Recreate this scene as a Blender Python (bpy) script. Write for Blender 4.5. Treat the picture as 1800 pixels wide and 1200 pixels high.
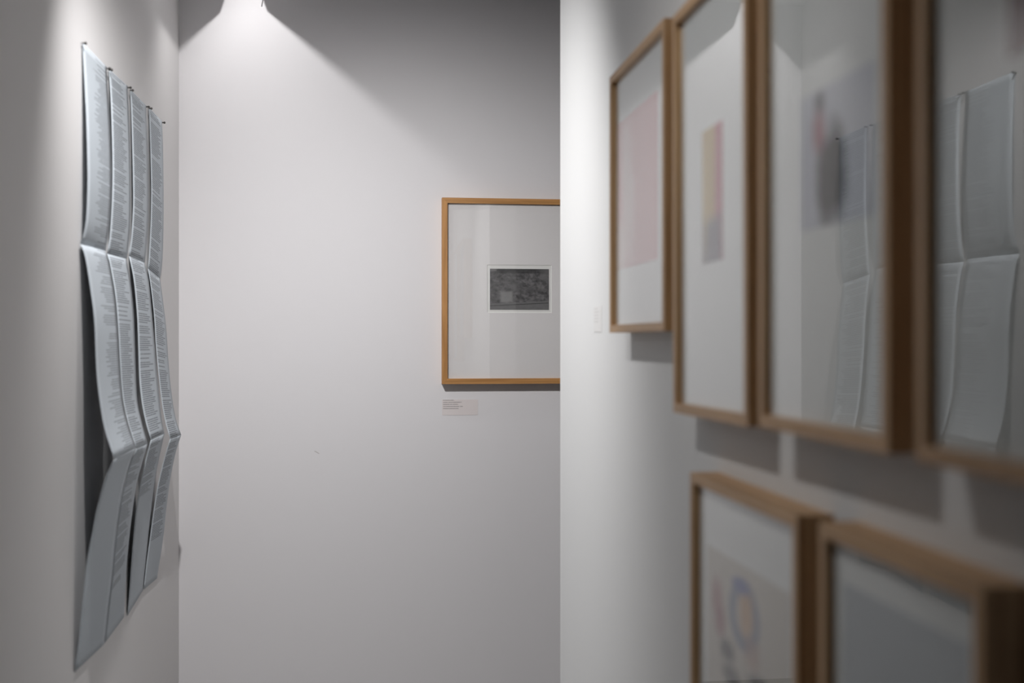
import bpy, bmesh, math, random
from mathutils import Vector, Matrix
S = bpy.context.scene
for o in list(bpy.data.objects): bpy.data.objects.remove(o)
C = S.collection
random.seed(4)

# ------------------------------------------------------------------ layout
F = 2000.0                       # focal length in pixels of an 1800 px wide frame
TH = math.atan(250/F)            # camera yaw against the corridor direction
EYE = 1.5
XL, XR, XF = -.79, .627, .575    # left wall, right wall, front plane of the frames on it
YB, YE, YF = 4.88, 3.727, -3.5   # back wall, end of the partition, wall behind the camera
ZC = 3.0

# ------------------------------------------------------------------ camera, world, lights
cam = bpy.data.cameras.new('camera'); camo = bpy.data.objects.new('camera', cam); C.objects.link(camo)
camo.location = (0, 0, EYE); camo.rotation_euler = (math.pi/2, 0, -TH)
cam.sensor_width = 36; cam.lens = 36*F/1800; cam.clip_start = .02
cam.dof.use_dof = True; cam.dof.focus_distance = 4.6; cam.dof.aperture_fstop = 1.75
S.camera = camo

w = bpy.data.worlds.new('world'); S.world = w; w.use_nodes = True
w.node_tree.nodes['Background'].inputs[0].default_value = (.8, .85, 1, 1)
w.node_tree.nodes['Background'].inputs[1].default_value = 0

def spot(name, loc, aim, power, angle, blend, radius, color=(1, .985, .985)):
    l = bpy.data.lights.new(name, 'SPOT'); l.energy = power; l.spot_size = math.radians(angle)
    l.spot_blend = blend; l.shadow_soft_size = radius; l.color = color
    o = bpy.data.objects.new(name, l); C.objects.link(o); o.location = loc
    o.rotation_euler = (Vector(aim)-Vector(loc)).to_track_quat('-Z', 'Y').to_euler()
    return o
# The lamps the photograph gives, all just above its upper edge: the hooded lamp whose tent of light and clip show on the back
# wall, and the two track lamps over the left wall that throw the shadows below the frames on the partition.
LAMP_A = (-.525, 4.36, 2.968)
LAMPS = [((-.45, 2.80, 2.86), (.38, 4.60, .55), 140, 108, 1.0, .022),
         ((-.45, 1.65, 2.86), (.627, 2.05, 1.25), 27, 86, 1.0, .022)]
spot('hooded_lamp_beam_offscreen', LAMP_A, (-.1, 4.78, 2.41), 9.3, 172, .7, .0022)
for a in LAMPS: spot('track_lamp_beam_offscreen', *a)

vs = S.view_settings
vs.view_transform = 'Standard'; vs.look = 'None'; vs.gamma = 1; vs.use_curve_mapping = False
vs.exposure = .3

# ------------------------------------------------------------------ helpers
def tag(o, label=None, cat=None, group=None, kind=None):
    if label: o['label'] = label
    if cat: o['category'] = cat
    if group: o['group'] = group
    if kind: o['kind'] = kind
    return o
def empty(name, loc, rz=0, ry=0, roll=0):
    o = bpy.data.objects.new(name, None); C.objects.link(o); o.empty_display_size = .05
    o.location = loc
    o.rotation_euler = (Matrix.Rotation(rz, 3, 'Z') @ Matrix.Rotation(ry, 3, 'X') @ Matrix.Rotation(roll, 3, 'Y')).to_euler()
    return o
def obj(name, bm, mat, parent=None, smooth=False):
    bmesh.ops.recalc_face_normals(bm, faces=bm.faces)
    me = bpy.data.meshes.new(name); bm.to_mesh(me); bm.free()
    if mat: me.materials.append(mat)
    if smooth:
        for p in me.polygons: p.use_smooth = True
    o = bpy.data.objects.new(name, me); C.objects.link(o); o.parent = parent
    return o
def box(bm, a, b, bevel=0):
    r = bmesh.ops.create_cube(bm, size=1)
    for v in r['verts']:
        v.co = Vector([(a[i]+b[i])/2 + v.co[i]*(b[i]-a[i]) for i in range(3)])
    if bevel:
        es = list({e for v in r['verts'] for e in v.link_edges})
        bmesh.ops.bevel(bm, geom=es, offset=bevel, segments=2, affect='EDGES', profile=.5)
    return bm
def uvbox(name, a, b, mat, parent):
    """thin board facing -y with UV 0..1 over its face"""
    bm = bmesh.new(); box(bm, a, b)
    uv = bm.loops.layers.uv.new('UVMap')
    for f in bm.faces:
        for l in f.loops:
            l[uv].uv = ((l.vert.co.x-a[0])/(b[0]-a[0]), (l.vert.co.z-a[2])/(b[2]-a[2]))
    return obj(name, bm, mat, parent)
def lathe(bm, prof, n=24, mtx=None):
    """rings (radius, z) turned about z"""
    rings = []
    for r, z in prof:
        if r < 1e-6: rings.append([bm.verts.new((0, 0, z))])
        else: rings.append([bm.verts.new((r*math.cos(2*math.pi*k/n), r*math.sin(2*math.pi*k/n), z)) for k in range(n)])
    for p, q in zip(rings, rings[1:]):
        for k in range(n):
            a, b = p[k % len(p)], p[(k+1) % len(p)]; c, d = q[(k+1) % len(q)], q[k % len(q)]
            f = []
            for v in (a, b, c, d):
                if v not in f: f.append(v)
            if len(f) > 2: bm.faces.new(f)
    if mtx: bm.transform(mtx)
    return bm

# ------------------------------------------------------------------ materials
class NT:
    def __init__(s, name):
        s.m = bpy.data.materials.new(name); s.m.use_nodes = True; s.t = s.m.node_tree
        s.t.nodes.clear(); s.out = s.n('ShaderNodeOutputMaterial')
    def n(s, t, **k):
        x = s.t.nodes.new(t)
        for a, b in k.items(): setattr(x, a, b)
        return x
    def l(s, a, b): s.t.links.new(a, b)
    def put(s, sock, v):
        if isinstance(v, bpy.types.NodeSocket): s.l(v, sock)
        else: sock.default_value = v
    def math(s, op, a, b=0.0, c=None, clamp=False):
        x = s.n('ShaderNodeMath', operation=op, use_clamp=clamp)
        s.put(x.inputs[0], a); s.put(x.inputs[1], b)
        if c is not None: s.put(x.inputs[2], c)
        return x.outputs[0]
    def mix(s, f, a, b, mode='MIX'):
        x = s.n('ShaderNodeMix', data_type='RGBA', blend_type=mode)
        s.put(x.inputs[0], f); s.put(x.inputs[6], (*a, 1) if isinstance(a, tuple) else a)
        s.put(x.inputs[7], (*b, 1) if isinstance(b, tuple) else b)
        return x.outputs[2]
    def smooth(s, v, lo, hi):
        x = s.n('ShaderNodeMapRange', interpolation_type='SMOOTHSTEP')
        s.put(x.inputs[0], v); x.inputs[1].default_value = lo; x.inputs[2].default_value = hi
        return x.outputs[0]
    def noise(s, vec, scale, detail=3, rough=.5):
        x = s.n('ShaderNodeTexNoise'); x.inputs['Scale'].default_value = scale
        x.inputs['Detail'].default_value = detail; x.inputs['Roughness'].default_value = rough
        if vec is not None: s.l(vec, x.inputs['Vector'])
        return x.outputs['Fac']
    def coord(s, which='Object', scale=(1, 1, 1), loc=(0, 0, 0)):
        c = s.n('ShaderNodeTexCoord'); m = s.n('ShaderNodeMapping')
        m.inputs['Scale'].default_value = scale; m.inputs['Location'].default_value = loc
        s.l(c.outputs[which], m.inputs['Vector']); return m.outputs[0]
    def uv(s):
        c = s.n('ShaderNodeTexCoord'); x = s.n('ShaderNodeSeparateXYZ'); s.l(c.outputs['UV'], x.inputs[0])
        return x.outputs[0], x.outputs[1]
    def bsdf(s, color, rough=.5, spec=.5, bump=None, bstr=.1, bdist=.002, metal=0, trans=0):
        b = s.n('ShaderNodeBsdfPrincipled')
        s.put(b.inputs['Base Color'], (*color, 1) if isinstance(color, tuple) else color)
        s.put(b.inputs['Roughness'], rough); b.inputs['Specular IOR Level'].default_value = spec
        b.inputs['Metallic'].default_value = metal
        if bump is not None:
            k = s.n('ShaderNodeBump'); k.inputs['Strength'].default_value = bstr; k.inputs['Distance'].default_value = bdist
            s.l(bump, k.inputs['Height']); s.l(k.outputs[0], b.inputs['Normal'])
        s.l(b.outputs[0], s.out.inputs[0]); return s.m

def paint(name, col, scuff=None):
    k = NT(name); v = k.coord('Object')
    n1 = k.noise(v, 1.3, 3); n2 = k.noise(v, 160, 3)
    c = k.mix(k.math('MULTIPLY', n1, .5), col, tuple(x*.965 for x in col))
    if scuff:
        sp = k.n('ShaderNodeSeparateXYZ'); k.l(v, sp.inputs[0])
        dx = k.math('MULTIPLY', k.math('SUBTRACT', sp.outputs[0], scuff[0]), 1.0)
        dz = k.math('ADD', k.math('SUBTRACT', sp.outputs[2], scuff[1]), k.math('MULTIPLY', dx, .6))
        d = k.math('ADD', k.math('POWER', k.math('MULTIPLY', dx, 90), 2), k.math('POWER', k.math('MULTIPLY', dz, 420), 2))
        c = k.mix(k.math('MULTIPLY', k.math('LESS_THAN', d, 1.0), .45), c, (.25, .22, .2))
    return k.bsdf(c, .62, .25, n2, .06, .001)
M = {}
M['wall_l'] = paint('white_wall_paint', (.76, .745, .74))
M['wall_b'] = paint('back_wall_paint', (.77, .755, .765), scuff=(-.222, EYE-.469))
M['wall_r'] = paint('partition_paint', (.77, .775, .77))
M['ceil'] = paint('ceiling_paint', (.72, .72, .72))
def floor_mat():
    k = NT('polished_concrete'); v = k.coord('Object')
    n = k.noise(v, 2.2, 6, .6)
    return k.bsdf(k.mix(n, (.27, .265, .26), (.36, .355, .35)), .45, .4, k.noise(v, 40), .05)
M['floor'] = floor_mat()
def wood(name, tone):
    k = NT(name)
    oi = k.n('ShaderNodeObjectInfo'); c = k.n('ShaderNodeTexCoord')
    ad = k.n('ShaderNodeVectorMath', operation='ADD'); k.l(c.outputs['Object'], ad.inputs[0])
    mu = k.n('ShaderNodeVectorMath', operation='SCALE'); mu.inputs[0].default_value = (3, 5, 7); k.l(oi.outputs['Random'], mu.inputs[3])
    k.l(mu.outputs[0], ad.inputs[1])
    mp = k.n('ShaderNodeMapping'); mp.inputs['Scale'].default_value = (2.2, 60, 60); k.l(ad.outputs[0], mp.inputs[0])
    n1 = k.noise(mp.outputs[0], 1.6, 5, .6)
    mp2 = k.n('ShaderNodeMapping'); mp2.inputs['Scale'].default_value = (8, 260, 260); k.l(ad.outputs[0], mp2.inputs[0])
    n2 = k.noise(mp2.outputs[0], 1.5, 3, .6)
    a = tuple(x*1.12 for x in tone); b = tuple(x*y for x, y in zip(tone, (.76, .70, .62)))
    col = k.mix(k.smooth(n1, .3, .7), a, b)
    col = k.mix(k.math('MULTIPLY', k.smooth(n2, .5, .75), .3), col, tuple(x*.6 for x in tone))
    return k.bsdf(col, .42, .4, n2, .08, .0005)
M['wood'] = wood('oiled_oak', (.56, .355, .185))
M['wood_b'] = wood('honey_oak', (.50, .26, .095))
def glass():
    k = NT('picture_glass')
    g = k.n('ShaderNodeNewGeometry'); d = k.n('ShaderNodeVectorMath', operation='DOT_PRODUCT')
    k.l(g.outputs['Normal'], d.inputs[0]); k.l(g.outputs['Incoming'], d.inputs[1])
    c = k.math('SUBTRACT', 1.0, k.math('ABSOLUTE', d.outputs['Value']), clamp=True)
    f = k.math('MULTIPLY_ADD', k.math('POWER', c, 5.0), .955, .045, clamp=True)
    t = k.n('ShaderNodeBsdfTransparent'); t.inputs[0].default_value = (.985, .99, .988, 1)
    s = k.n('ShaderNodeBsdfGlossy'); s.inputs['Roughness'].default_value = 0.0; s.inputs[0].default_value = (1, 1, 1, 1)
    m = k.n('ShaderNodeMixShader'); k.l(f, m.inputs[0]); k.l(t.outputs[0], m.inputs[1]); k.l(s.outputs[0], m.inputs[2])
    k.l(m.outputs[0], k.out.inputs[0]); return k.m
M['glass'] = glass()
def plain(name, col, rough=.6, spec=.3, metal=0, ns=0, nv=.06):
    k = NT(name)
    if ns:
        n = k.noise(k.coord('Object'), ns, 4)
        c = k.mix(n, tuple(x*(1+nv) for x in col), tuple(x*(1-nv) for x in col))
        return k.bsdf(c, rough, spec, n, .03, .0004, metal)
    return k.bsdf(col, rough, spec, metal=metal)
M['mat'] = plain('mount_board', (.78, .795, .785), .8, .1, ns=300, nv=.02)
M['mat_b'] = plain('cream_mount_board', (.81, .775, .775), .8, .1, ns=300, nv=.02)
M['bevel'] = plain('board_core', (.86, .84, .82), .7, .1, ns=300, nv=.02)
M['back'] = plain('backing_board', (.28, .22, .16), .8, .1, ns=90)
M['pin'] = plain('dark_steel', (.10, .095, .09), .35, .5, 1, ns=60)
M['lamp'] = plain('white_lamp_enamel', (.80, .80, .80), .35, .5, ns=80, nv=.02)
M['lens'] = NT('lit_lamp_lens').m
_t = M['lens'].node_tree; _e = _t.nodes.new('ShaderNodeEmission'); _e.inputs[1].default_value = 6
_t.links.new(_e.outputs[0], [x for x in _t.nodes if x.type == 'OUTPUT_MATERIAL'][0].inputs[0])

def art(name, base, shapes, grain=0.05, gscale=14):
    """printed sheet: soft shapes (kind, cx, cy, rx, ry, colour, softness, strength, tilt) over a paper tone, in UV"""
    k = NT(name); u, v = k.uv()
    cv = k.n('ShaderNodeCombineXYZ'); k.put(cv.inputs[0], u); k.put(cv.inputs[1], v)
    n = k.noise(cv.outputs[0], gscale, 4, .6); wob = k.math('SUBTRACT', k.noise(cv.outputs[0], 7, 3), .5)
    c = k.mix(n, tuple(x*(1+grain) for x in base), tuple(x*(1-grain) for x in base))
    for kind, cx, cy, rx, ry, col, soft, st, tilt in shapes:
        x = k.math('SUBTRACT', u, cx); y = k.math('SUBTRACT', v, cy)
        x = k.math('MULTIPLY_ADD', y, tilt, x)
        if kind == 'e':
            x = k.math('MULTIPLY_ADD', wob, rx*.9, x); y = k.math('MULTIPLY_ADD', wob, ry*.7, y)
            d = k.math('SQRT', k.math('ADD', k.math('POWER', k.math('DIVIDE', x, rx), 2), k.math('POWER', k.math('DIVIDE', y, ry), 2)))
        elif kind == 'a':    # an arch: ring of an ellipse
            d = k.math('SQRT', k.math('ADD', k.math('POWER', k.math('DIVIDE', x, rx), 2), k.math('POWER', k.math('DIVIDE', y, ry), 2)))
            d = k.math('MULTIPLY', k.math('ABSOLUTE', k.math('SUBTRACT', d, .85)), 4)
        else:
            d = k.math('MAXIMUM', k.math('ABSOLUTE', k.math('DIVIDE', x, rx)), k.math('ABSOLUTE', k.math('DIVIDE', y, ry)))
        f = k.math('MULTIPLY', k.math('SUBTRACT', 1.0, k.smooth(d, 1-soft, 1+soft)), k.math('MULTIPLY_ADD', n, .3*st, st*.85), clamp=True)
        c = k.mix(f, c, col)
    return k.bsdf(c, .7, .15)
def text_mat(name, base, ink, lines, u0, u1, right=False, stop=0.0, seed=0.0, strength=.8, minlen=.35, start=1.0, fill=.54, gap=.14):
    """a column of printed lines with a ragged edge, in UV (v = 1 at the top)"""
    k = NT(name); u, v = k.uv()
    row = k.math('FLOOR', k.math('MULTIPLY', v, lines)); fr = k.math('FRACT', k.math('MULTIPLY', v, lines))
    def rnd(x):
        wn = k.n('ShaderNodeTexWhiteNoise', noise_dimensions='1D'); k.put(wn.inputs['W'], x); return wn.outputs['Value']
    r = rnd(k.math('ADD', row, seed)); g = rnd(k.math('ADD', row, seed+517.3))
    cv = k.n('ShaderNodeCombineXYZ'); k.put(cv.inputs[0], k.math('MULTIPLY', v, 9)); cv.inputs[1].default_value = seed
    slow = k.noise(cv.outputs[0], 2.0, 2)
    ln = k.math('MULTIPLY_ADD', k.math('MULTIPLY', k.math('ADD', k.math('MULTIPLY', r, .65), k.math('MULTIPLY', slow, .45)), 1.0), (1-minlen)*(u1-u0), minlen*(u1-u0))
    if right: inside = k.math('MULTIPLY', k.math('LESS_THAN', u, u1), k.math('GREATER_THAN', u, k.math('SUBTRACT', u1, ln)))
    else: inside = k.math('MULTIPLY', k.math('GREATER_THAN', u, u0), k.math('LESS_THAN', u, k.math('ADD', ln, u0)))
    c2 = k.n('ShaderNodeCombineXYZ'); k.put(c2.inputs[0], k.math('MULTIPLY', u, 34)); k.put(c2.inputs[1], k.math('MULTIPLY', row, 3.7))
    wd = k.math('GREATER_THAN', k.noise(c2.outputs[0], 1.0, 1), .36)
    m = k.math('MULTIPLY', inside, k.math('LESS_THAN', fr, fill)); m = k.math('MULTIPLY', m, k.math('GREATER_THAN', g, gap))
    m = k.math('MULTIPLY', m, k.math('MULTIPLY_ADD', wd, .75, .25))
    m = k.math('MULTIPLY', m, k.math('MULTIPLY', k.math('GREATER_THAN', v, stop), k.math('LESS_THAN', v, start)))
    b = k.n('ShaderNodeBsdfPrincipled')
    k.put(b.inputs['Base Color'], k.mix(k.math('MULTIPLY', m, strength), base, ink)); b.inputs['Roughness'].default_value = .65
    b.inputs['Specular IOR Level'].default_value = .2
    k.l(b.outputs[0], k.out.inputs[0]); return k.m

# ------------------------------------------------------------------ the room
def struct(name, a, b, mat, bevel=0):
    return tag(obj(name, box(bmesh.new(), a, b, bevel), mat), kind='structure')
XO = 2.6
struct('floor', (XL-.15, YF-.15, -.1), (XO+.15, YB+.15, 0), M['floor'])
struct('ceiling', (XL-.15, YF-.15, ZC), (XO+.15, YB+.15, ZC+.1), M['ceil'])
struct('wall_left', (XL-.15, YF-.15, 0), (XL, YB, ZC), M['wall_l'])
struct('wall_back', (XL-.15, YB, 0), (XO+.15, YB+.15, ZC), M['wall_b'])
struct('wall_right', (XR, YF, 0), (XR+.14, YE, ZC), M['wall_r'], .002)
struct('wall_side_room', (XO, YF, 0), (XO+.15, YB, ZC), M['wall_l'])
struct('wall_front', (XL, YF-.15, 0), (XO+.15, YF, ZC), M['wall_l'])

# ------------------------------------------------------------------ framed pictures
def rail(length, fw, D, mat, parent, lip=.0):
    """mitred moulding along local x, outer edge at z=0, inner edge at z=fw, back y=0, front y=-D"""
    bm = bmesh.new(); h = length/2
    vs_ = []
    for y in (0, -D):
        vs_.append([bm.verts.new(p) for p in ((-h, y, 0), (h, y, 0), (h-fw, y, fw), (-h+fw, y, fw))])
    bm.faces.new(vs_[0]); bm.faces.new(vs_[1][::-1])
    for i in range(4):
        j = (i+1) % 4; bm.faces.new((vs_[0][i], vs_[0][j], vs_[1][j], vs_[1][i]))
    bm.normal_update()
    es = [e for e in bm.edges if abs(e.verts[0].co.y-e.verts[1].co.y) < 1e-6 and abs(e.verts[0].co.z-e.verts[1].co.z) < 1e-6]
    bmesh.ops.bevel(bm, geom=es, offset=.0011, segments=2, affect='EDGES', profile=.5)
    return obj('frame_rail', bm, mat, parent)
def frame(name, loc, rz, w_, h_, D, fw, label, group, wm, mm, prints, yaw=0, roll=0, lean=0, recess=.009):
    """origin: centre of the back of the frame on the wall; face towards local -y"""
    t = empty(name, loc, rz+yaw, lean, roll); tag(t, label, 'picture', group)
    for L_, pos, ang in ((w_, (0, 0, -h_/2), 0), (w_, (0, 0, h_/2), math.pi), (h_, (-w_/2, 0, 0), math.pi/2), (h_, (w_/2, 0, 0), -math.pi/2)):
        r = rail(L_, fw, D, wm, t); r.location = pos; r.rotation_euler = (0, ang, 0)
    iw, ih = w_/2-fw+.001, h_/2-fw+.001
    g = -(D-recess)
    obj('glass_pane', box(bmesh.new(), (-iw, g, -ih), (iw, g+.002, ih)), M['glass'], t)
    obj('mount_board', box(bmesh.new(), (-iw, g+.0035, -ih), (iw, g+.0065, ih)), mm, t)
    obj('backing_board', box(bmesh.new(), (-iw, -.012, -ih), (iw, -.007, ih)), M['back'], t)
    for nm, x0, x1, z0, z1, m in prints:
        uvbox(nm, (x0, g+.0027, z0), (x1, g+.0037, z1), m, t)
    return t
RZ = -math.pi/2
D0 = XR-XF
def wall_frame(yfar, ynear, zb, zt, label, prints, out=0, **k):
    """prints are (name, y_far, y_near, z_low, z_high, material) on the wall, z from eye level"""
    yc, zc = (yfar+ynear)/2, (zb+zt)/2
    pr = [(n, yc-a, yc-b, c-zc, d-zc, m) for n, a, b, c, d, m in prints]
    return frame('framed_picture', (XR-out, yc, EYE+zc), RZ, yfar-ynear, zt-zb, D0, .018, label, 'oak frames on the partition wall', M['wood'], M['mat'], pr, **k)

A1 = art('pink_wash_print', (.66, .37, .38), [('e', .30, .45, .16, .5, (.72, .64, .62), .6, .75, .12), ('e', .72, .8, .35, .3, (.62, .35, .36), .6, .6, 0),
     ('e', .62, .2, .25, .35, (.64, .37, .38), .5, .6, 0), ('e', .06, .1, .16, .22, (.74, .70, .66), .5, .7, 0)], .06, 9)
A2 = art('yellow_red_blue_print', (.50, .34, .09), [('b', .93, .5, .30, .55, (.45, .085, .13), .12, .95, 0), ('b', .45, .08, .5, .24, (.08, .08, .12), .3, .95, 0),
     ('e', .15, .5, .12, .4, (.60, .46, .17), .5, .6, 0)], .05, 12)
A3 = art('dark_figure_print', (.60, .62, .68), [('e', .36, .30, .12, .34, (.05, .047, .047), .4, 1, .06), ('e', .52, .38, .13, .34, (.003, .003, .004), .4, 1, .06),
     ('e', .28, .90, .07, .09, (.04, .035, .05), .6, .9, 0), ('e', .27, .70, .09, .14, (.40, .12, .15), .6, .9, 0), ('e', .12, .4, .1, .4, (.52, .53, .62), .6, .5, 0)], .04)
A4 = art('deep_red_print', (.20, .035, .045), [('e', .5, .3, .5, .3, (.06, .02, .03), .6, .7, 0)], .1)
A5 = art('colour_sketch_print', (.60, .56, .50), [('b', .5, .5, .44, .46, (.57, .53, .46), .08, .5, 0),
     ('e', .15, .76, .075, .10, (.34, .09, .10), .5, .8, .05), ('e', .19, .66, .07, .07, (.30, .05, .08), .5, .8, 0),
     ('a', .50, .77, .17, .15, (.13, .18, .30), .5, .9, 0), ('e', .53, .79, .09, .10, (.58, .34, .16), .5, .9, 0), ('e', .46, .90, .10, .035, (.08, .12, .38), .5, .9, 0),
     ('e', .285, .55, .085, .05, (.01, .01, .01), .5, 1, 0), ('e', .36, .43, .11, .06, (.02, .02, .02), .5, 1, .5), ('e', .68, .50, .12, .05, (.02, .02, .02), .5, 1, 0),
     ('e', .60, .62, .08, .07, (.45, .28, .22), .6, .7, 0)], .05)
A6 = art('grey_blue_print', (.50, .54, .57), [('e', .5, .5, .4, .3, (.45, .49, .53), .6, .6, 0)], .03)

wall_frame(2.700, 2.184, .021, .637, 'oak framed pink wash print, the frame closest to the open end of the partition',
    [('print', 2.658, 2.284, .170, .517, A1)])
wall_frame(2.121, 1.690, -.133, .622, 'oak framed narrow yellow, red and dark blue print beside the pink print',
    [('print', 1.965, 1.850, .138, .372, A2)], roll=math.radians(-.5))
wall_frame(1.629, 1.209, -.126, .622, 'oak framed print of a small dark figure on a pale bluish sheet',
    [('print', 1.494, 1.269, .150, .330, A3)], yaw=math.radians(.32), out=.0016)
wall_frame(1.144, .724, -.127, .622, 'oak framed deep red print hung next to the dark figure picture',
    [('print', .988, .86, .262, .45, A4)])
wall_frame(2.003, 1.482, -.236-.62, -.236, 'oak framed coloured sketch with red, blue and black shapes, in the lower row',
    [('print', 1.937, 1.543, -.70, -.355, A5)])
wall_frame(1.407, 1.012, -.232-.62, -.232, 'oak framed plain grey-blue sheet in the lower row beside the coloured sketch',
    [('print', 1.36, 1.06, -.78, -.30, A6)])

# the single picture on the back wall: mount with a window, a print on white paper in it
fx0, fx1, fz0, fz1 = .305, .973, -.181, .612
PH = art('grey_landscape_photo', (.085, .083, .085), [], .0)
def photo_mat():
    k = NT('grey_landscape_photograph'); u, v = k.uv()
    cv = k.n('ShaderNodeCombineXYZ'); k.put(cv.inputs[0], u); k.put(cv.inputs[1], v)
    n = k.noise(cv.outputs[0], 8, 8, .75); n2 = k.noise(cv.outputs[0], 3.2, 3)
    c = k.mix(k.smooth(n, .3, .72), (.05, .048, .05), (.24, .23, .235))
    c = k.mix(k.math('MULTIPLY', k.smooth(n2, .45, .7), .45), c, (.14, .135, .138))
    def rect(cx, cy, rx, ry, col, st, soft=.15):
        nonlocal c
        d = k.math('MAXIMUM', k.math('ABSOLUTE', k.math('DIVIDE', k.math('SUBTRACT', u, cx), rx)), k.math('ABSOLUTE', k.math('DIVIDE', k.math('SUBTRACT', v, cy), ry)))
        c = k.mix(k.math('MULTIPLY', k.math('SUBTRACT', 1.0, k.smooth(d, 1-soft, 1+soft)), st), c, col)
    rect(.28, .32, .10, .13, (.32, .31, .31), .75, .3)
    rect(.94, .86, .09, .13, (.17, .165, .165), .7, .3)
    rect(.86, .56, .05, .06, (.22, .21, .21), .5, .5)
    rect(.44, .55, .07, .10, (.15, .145, .147), .6, .5)
    rect(.5, .96, .4, .07, (.03, .03, .03), .6, .4)
    rect(.06, .97, .05, .03, (.24, .23, .23), .8, .3)
    y = k.math('SUBTRACT', v, k.math('MULTIPLY', u, .075))        # the road and its kerb
    c = k.mix(k.math('MULTIPLY', k.math('LESS_THAN', y, .125), .85), c, (.19, .185, .187))
    kb = k.math('MULTIPLY', k.math('GREATER_THAN', y, .125), k.math('LESS_THAN', y, .15))
    c = k.mix(k.math('MULTIPLY', kb, .8), c, (.20, .195, .195))
    kb = k.math('MULTIPLY', k.math('GREATER_THAN', y, .085), k.math('LESS_THAN', y, .105))
    c = k.mix(k.math('MULTIPLY', kb, .7), c, (.05, .05, .05))
    return k.bsdf(c, .5, .2)
def back_picture():
    w_, h_ = fx1-fx0, fz1-fz0; cx, cz = (fx0+fx1)/2, (fz0+fz1)/2; D = .045; fw = .023
    t = empty('framed_photograph', (cx, YB, EYE+cz)); tag(t, 'oak framed small grey landscape photograph in a wide mount on the back wall', 'picture')
    for L_, pos, ang in ((w_, (0, 0, -h_/2), 0), (w_, (0, 0, h_/2), math.pi), (h_, (-w_/2, 0, 0), math.pi/2), (h_, (w_/2, 0, 0), -math.pi/2)):
        r = rail(L_, fw, D, M['wood_b'], t); r.location = pos; r.rotation_euler = (0, ang, 0)
    iw, ih = w_/2-fw+.001, h_/2-fw+.001; g = -(D-.010)
    obj('glass_pane', box(bmesh.new(), (-iw, g, -ih), (iw, g+.002, ih)), M['glass'], t)
    wx0, wx1, wz0, wz1 = .499-cx, .779-cx, .123-cz, .329-cz
    bm = bmesh.new(); b0, b1 = g+.004, g+.0065
    def quad(*p): bm.faces.new([bm.verts.new(q) for q in p])
    for (a, b, c_, d) in ((-iw, iw, wz1, ih), (-iw, iw, -ih, wz0), (-iw, wx0, wz0, wz1), (wx1, iw, wz0, wz1)):
        quad((a, b0, c_), (b, b0, c_), (b, b0, d), (a, b0, d)); quad((a, b1, c_), (b, b1, c_), (b, b1, d), (a, b1, d))
    bmesh.ops.remove_doubles(bm, verts=bm.verts, dist=1e-6)
    mo = obj('mount_board', bm, M['mat_b'], t)
    bm = bmesh.new(); e = .0022
    o_ = [(wx0, b0, wz0), (wx1, b0, wz0), (wx1, b0, wz1), (wx0, b0, wz1)]
    i_ = [(wx0+e, b1, wz0+e), (wx1-e, b1, wz0+e), (wx1-e, b1, wz1-e), (wx0+e, b1, wz1-e)]
    for a in range(4):
        b = (a+1) % 4; bm.faces.new([bm.verts.new(q) for q in (o_[a], o_[b], i_[b], i_[a])])
    obj('mount_bevel', bm, M['bevel'], mo)
    obj('photo_paper', box(bmesh.new(), (wx0-.01, b1, wz0-.01), (wx1+.01, b1+.001, wz1+.01)), M['bevel'], t)
    uvbox('photograph', (.511-cx, b1-.0008, .136-cz), (.767-cx, b1+.0002, .312-cz), photo_mat(), t)
    obj('backing_board', box(bmesh.new(), (-iw, -.012, -ih), (iw, -.007, ih)), M['back'], t)
back_picture()

# ------------------------------------------------------------------ caption cards
def card(loc, rz, w_, h_, mat, label):
    t = empty('caption_card', loc, rz); tag(t, label, 'caption card')
    uvbox('card', (-w_/2, -.0010, -h_/2), (w_/2, 0, h_/2), mat, t)
M['cap1'] = text_mat('printed_caption', (.745, .69, .68), (.12, .11, .11), 7.5, .025, .64, stop=.38, seed=11.0, strength=.6, start=.98, fill=.36, gap=0)
M['cap2'] = text_mat('printed_side_caption', (.755, .75, .74), (.3, .29, .29), 8, .06, .8, stop=.3, seed=31.0, strength=.25, start=.95, fill=.4, gap=.1)
card(((.308+.462)/2, YB, EYE-(.249+.316)/2), 0, .154, .067, M['cap1'], 'small pale caption card with printed lines below the framed landscape photograph')
card((XR, 3.098, EYE+.062), RZ, .108, .072, M['cap2'], 'small white caption card on the partition beside the pink wash print')

# ------------------------------------------------------------------ folded paper strips on the left wall
def ang(px): return math.atan((px-900)/F)+TH
def hit_depth(px, X): return X/math.tan(ang(px))
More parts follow.
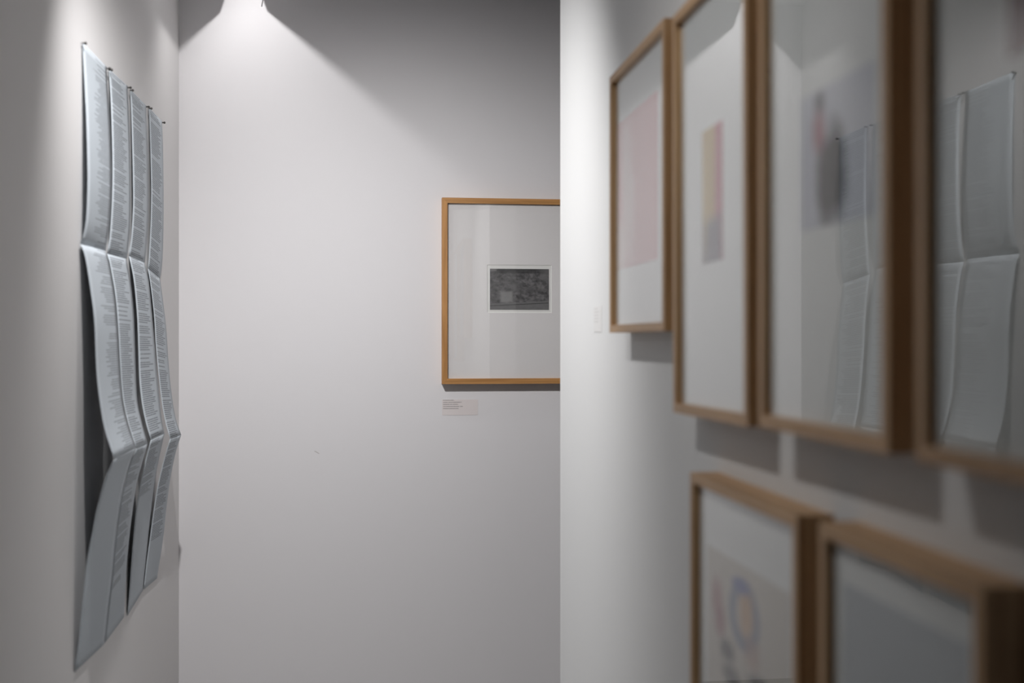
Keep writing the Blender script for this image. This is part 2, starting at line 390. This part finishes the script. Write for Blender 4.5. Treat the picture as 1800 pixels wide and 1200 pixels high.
# seen edges of the four strips: three panels each (pinned top - first fold - second fold - foot), survey points in px
EDG = [
 ([[(145,74),(149,150),(152,215),(154,300),(153.5,345),(151,390),(146,415),(141,428)],
   [(141,428),(150,452),(160,515),(166,565),(169,640),(173,687),(183,750),(201,807)],
   [(201,807),(187,835),(172,887),(163,933),(153,987),(144,1067),(137,1133),(131,1181)]],
  [[(187,117),(190,165),(193,215),(195.5,290),(195,352),(190,415),(186.5,432),(184,441)],
   [(184,441),(191,460),(201,520),(206,580),(209,637),(214,700),(225,750),(239,787)],
   [(239,787),(226,820),(213,875),(204,935),(198,1000),(192,1052),(187,1095),(183,1132)]]),
 ([[(191.5,121),(194.5,170),(196.5,220),(198,290),(197,352),(193,415),(190,435),(187,446)],
   [(187,446),(193,462),(203,520),(208,580),(211,637),(216,700),(227,750),(240,788)],
   [(240,788),(227,821),(214,875),(205,935),(199,1000),(193,1052),(188,1093),(184,1130)]],
  [[(224,151),(226,190),(228,240),(229.5,320),(229,390),(226,432),(224,447),(222,455)],
   [(222,455),(230,502),(235,555),(237,610),(239,670),(242,710),(250,745),(259,780)],
   [(259,780),(250,812),(240,850),(233,897),(228,937),(223,987),(220,1040),(218,1084)]]),
 ([[(229,157),(231,200),(232.5,250),(234,320),(234,365),(231,415),(228,437),(225,450)],
   [(225,450),(235,490),(241,552),(243,600),(245,665),(249,705),(255,737),(265,773)],
   [(265,773),(255,812),(246,855),(239,900),(234,950),(230,1000),(227,1045),(224,1082)]],
  [[(256.5,185),(258,220),(259.5,270),(260.5,330),(260,390),(257,437),(255.5,452),(254,462)],
   [(254,462),(261,492),(266,540),(271,600),(275,650),(279,690),(284,737),(289,762)],
   [(289,762),(280,802),(271,850),(265,900),(260,945),(256,985),(253,1012),(250.5,1038)]]),
 ([[(262,189),(263.5,230),(265,280),(266,335),(265,390),(262.5,440),(261.5,457),(260,472)],
   [(260,472),(265,502),(271,555),(274,605),(279,660),(285,710),(291,742),(299,771)],
   [(299,771),(287,812),(276,860),(269,905),(263,950),(258,985),(255,1012),(252.5,1036)]],
  [[(284.5,213),(286,250),(287,300),(287.5,360),(287,415),(285.5,455),(283.5,475),(281,490)],
   [(281,490),(286,525),(292,577),(296,635),(300,680),(306,722),(312,747),(318.5,764)],
   [(318.5,764),(309,794),(300,837),(293,887),(288,935),(283,972),(279,995),(276,1016)]]),
]
def edge3d(edge):
    """the edge as points in the room: it starts and ends on the wall, its distance along the corridor drifts slowly in between"""
    top, bot = edge[0][0], edge[2][-1]
    d0, d1 = hit_depth(top[0], XL+.004), hit_depth(bot[0], XL+.004)
    out = []
    for panel in edge:
        P = []
        for px, py in panel:
            s_ = (py-top[1])/(bot[1]-top[1]); d = d0+(d1-d0)*s_
            a = ang(px); X = max(d*math.tan(a), XL+.003); a = math.atan2(X, d)
            P.append(Vector((X, d, EYE+(600-py)/F*d/math.cos(a)*math.cos(a-TH))))
        out.append(P)
    return out
def resample(P, n):
    """even samples of a Catmull-Rom curve through P"""
    Q = [2*P[0]-P[1]]+P+[2*P[-1]-P[-2]]; pts = []
    for i in range(1, len(Q)-2):
        for k in range(8):
            t = k/8
            pts.append(.5*((2*Q[i])+(Q[i+1]-Q[i-1])*t+(2*Q[i-1]-5*Q[i]+4*Q[i+1]-Q[i+2])*t*t+(3*Q[i]-Q[i-1]-3*Q[i+1]+Q[i+2])*t**3))
    pts.append(P[-1])
    s_ = [0]
    for a, b in zip(pts, pts[1:]): s_.append(s_[-1]+(b-a).length)
    out = []; j = 0
    for k in range(n+1):
        x = s_[-1]*k/n
        while j < len(pts)-2 and s_[j+1] < x: j += 1
        t = (x-s_[j])/max(1e-9, s_[j+1]-s_[j]); out.append(pts[j].lerp(pts[j+1], min(1, t)))
    return out
PB = (.51, .555, .595); PI = (.18, .195, .22)
TXT = [text_mat('printed_paper_a', PB, PI, 270, .28, .95, right=True, stop=.34, seed=3.0, minlen=.30, strength=.65),
       text_mat('printed_paper_b', PB, PI, 262, .06, .90, stop=.085, seed=120.0, minlen=.45),
       text_mat('printed_paper_c', PB, PI, 256, .08, .92, stop=.22, seed=240.0, minlen=.45),
       text_mat('printed_paper_d', PB, PI, 250, .07, .92, stop=.10, seed=360.0, minlen=.50)]
LBL = ['folded strip of printed paper with a wide blank margin, farthest from the room corner',
       'folded strip of printed paper pinned next to the strip with the wide blank margin',
       'folded strip of printed paper, second from the room corner',
       'folded strip of printed paper pinned at the end of the row beside the room corner']
pin_spots = []
for i, (el, er) in enumerate(EDG):
    l3, r3 = edge3d(el), edge3d(er)
    base = (l3[0][0]+r3[0][0])/2; org = Vector((XL, base.y, base.z))
    t = empty('paper_strip', org); tag(t, LBL[i], 'paper strip', 'printed paper strips on the left wall')
    N, K = 26, 8
    for p in range(3):
        A, B = resample(l3[p], N), resample(r3[p], N)
        bm = bmesh.new(); uv = bm.loops.layers.uv.new('UVMap'); g = []
        for a in range(N+1):
            g.append([bm.verts.new(A[a].lerp(B[a], k/K)-org) for k in range(K+1)])
        for a in range(N):
            for k in range(K):
                f = bm.faces.new((g[a][k], g[a+1][k], g[a+1][k+1], g[a][k+1])); f.smooth = True
                for l, (aa, kk) in zip(f.loops, ((a, k), (a+1, k), (a+1, k+1), (a, k+1))):
                    l[uv].uv = (kk/K, 1-(p+aa/N)/3)
        me = bpy.data.meshes.new('paper_panel'); bm.to_mesh(me); bm.free(); me.materials.append(TXT[i])
        o = bpy.data.objects.new('paper_panel', me); C.objects.link(o); o.parent = t
        so = o.modifiers.new('thickness', 'SOLIDIFY'); so.thickness = .0007; so.offset = 0
    pin_spots += [l3[0][0], r3[0][0]]
# pins: a round head on a short shank, one at each top corner
pin0 = None
PL = ['dark metal pin at the free top corner of the wide-margined paper strip',
      'dark metal pin holding the wide-margined strip where it meets the second strip',
      'dark metal pin holding the second strip where it meets the wide-margined one',
      'dark metal pin holding the second strip where it meets the third',
      'dark metal pin holding the third strip where it meets the second',
      'dark metal pin holding the third strip where it meets the last by the corner',
      'dark metal pin holding the last strip where it meets the third',
      'dark metal pin at the top corner of paper closest to the room corner']
for i, p in enumerate(pin_spots):
    if pin0 is None:
        pin0 = t = empty('map_pin', (0, 0, 0))
        R = Matrix.Rotation(math.pi/2, 4, 'Y')
        obj('pin_head', lathe(bmesh.new(), [(0, .021), (.0035, .0205), (.0052, .018), (.0055, .015), (.0042, .012), (.0028, .0105), (.0026, .007), (.0044, .0062), (.0044, .005), (0, .0048)], 16, R), M['pin'], t, True)
        obj('pin_shank', lathe(bmesh.new(), [(0, .006), (.0008, .006), (.0008, -.004), (0, -.006)], 8, R), M['pin'], t, True)
    else:
        t = pin0.copy(); C.objects.link(t)
        for ch in list(pin0.children):
            c = ch.copy(); C.objects.link(c); c.parent = t
    dy = .012 if i % 2 else -.008
    t.location = (XL, p.y+dy*.5, p.z-.004); t.scale = (.8, .8, .8)
    tag(t, PL[i], 'pin', 'pins holding the paper strips')

# ------------------------------------------------------------------ ceiling lamps
def track():
    t = empty('lighting_track', (-.45, 2.6, ZC)); tag(t, 'white lighting track along the ceiling above the paper strips', 'lighting track')
    obj('track_rail', box(bmesh.new(), (-.017, -1.9, -.022), (.017, 1.40, 0), .002), M['lamp'], t)
    obj('end_cap', box(bmesh.new(), (-.019, 1.40, -.024), (.019, 1.425, 0), .002), M['lamp'], t)
track()
def track_lamp(loc, aim, label):
    """head behind the light: the beam leaves its open front"""
    p = Vector(loc); d = (Vector(aim)-p).normalized()
    zt = ZC-.022 if abs(p.x+.45) < .01 else ZC
    t = empty('track_lamp', (p.x, p.y, zt)); tag(t, label, 'lamp', 'white spot lamps under the ceiling')
    obj('adapter', box(bmesh.new(), (-.016, -.05, -.02), (.016, .05, .0), .002), M['lamp'], t)
    q = d.to_track_quat('Z', 'Y').to_matrix().to_4x4()
    ctr = p-d*.045-t.location
    bm = lathe(bmesh.new(), [(0, -.075), (.022, -.075), (.033, -.06), (.036, -.02), (.036, .040), (.033, .040), (.032, .0), (.0, -.005)], 28, Matrix.Translation(ctr) @ q)
    h = obj('lamp_head', bm, M['lamp'], t, True)
    bm = lathe(bmesh.new(), [(0, .012), (.028, .012), (.031, .006), (0, .004)], 24, Matrix.Translation(ctr) @ q)
    obj('lens', bm, M['lens'], h)
    bm = lathe(bmesh.new(), [(0, 0), (.006, 0), (.006, (ctr-d*.03).z+.018), (0, (ctr-d*.03).z+.018)], 10)
    bm.transform(Matrix.Translation((0, 0, -.018)))
    obj('stem', bm, M['lamp'], t, True)
for (loc, aim, *_), lb in zip(LAMPS, ('white track lamp that lights the pink wash print and the back wall', 'white track lamp aimed at the dark figure picture')):
    track_lamp(loc, aim, lb)
# small hooded lamp on the ceiling before the back wall: base, tent-shaped hood over the lit bulb, a spring clip hanging at its side
def washer():
    x, y, z = LAMP_A; zl = z-ZC
    t = empty('hooded_lamp', (x, y, ZC)); tag(t, 'small white hooded ceiling lamp with a hanging spring clip before the back wall', 'lamp')
    obj('base_plate', box(bmesh.new(), (-.05, -.06, -.006), (.05, .16, 0), .002), M['lamp'], t)
    bm = bmesh.new()
    prof = [(-.028, zl-.027), (-.012, -.010), (.012, -.010), (.028, zl-.023), (.031, zl-.023), (.014, -.005), (-.014, -.005), (-.031, zl-.027)]
    r0 = [bm.verts.new((px, -.05, pz)) for px, pz in prof]; r1 = [bm.verts.new((px, .15, pz)) for px, pz in prof]
    for k in range(8):
        k2 = (k+1) % 8; bm.faces.new((r0[k], r0[k2], r1[k2], r1[k]))
    bm.faces.new(r0); bm.faces.new(r1)
    obj('hood', bm, M['lamp'], t)
    obj('hood_end', box(bmesh.new(), (-.030, -.053, zl-.024), (.030, -.050, -.006)), M['lamp'], t)
    obj('bulb', lathe(bmesh.new(), [(0, .010), (.004, .009), (.006, .005), (.006, 0), (.004, -.003), (0, -.004)], 14, Matrix.Translation((0, -.012, zl+.008))), M['lens'], t, True)
    bm = bmesh.new(); rows = []; n = 12
    for a in range(n+1):
        q = a/n; px = .050+.088*min(1, q*1.5)-.012*max(0, q-.8)/.2; z_ = -.004-.250*q**1.4
        rows.append([bm.verts.new((px+ox, -.045+oy, z_)) for ox, oy in ((-.0015, -.005), (.0015, -.005), (.0015, .005), (-.0015, .005))])
    for a in range(n):
        for k in range(4):
            k2 = (k+1) % 4; bm.faces.new((rows[a][k], rows[a][k2], rows[a+1][k2], rows[a+1][k]))
    bm.faces.new(rows[0]); bm.faces.new(rows[-1])
    obj('spring_clip', bm, M['lamp'], t, True)
washer()
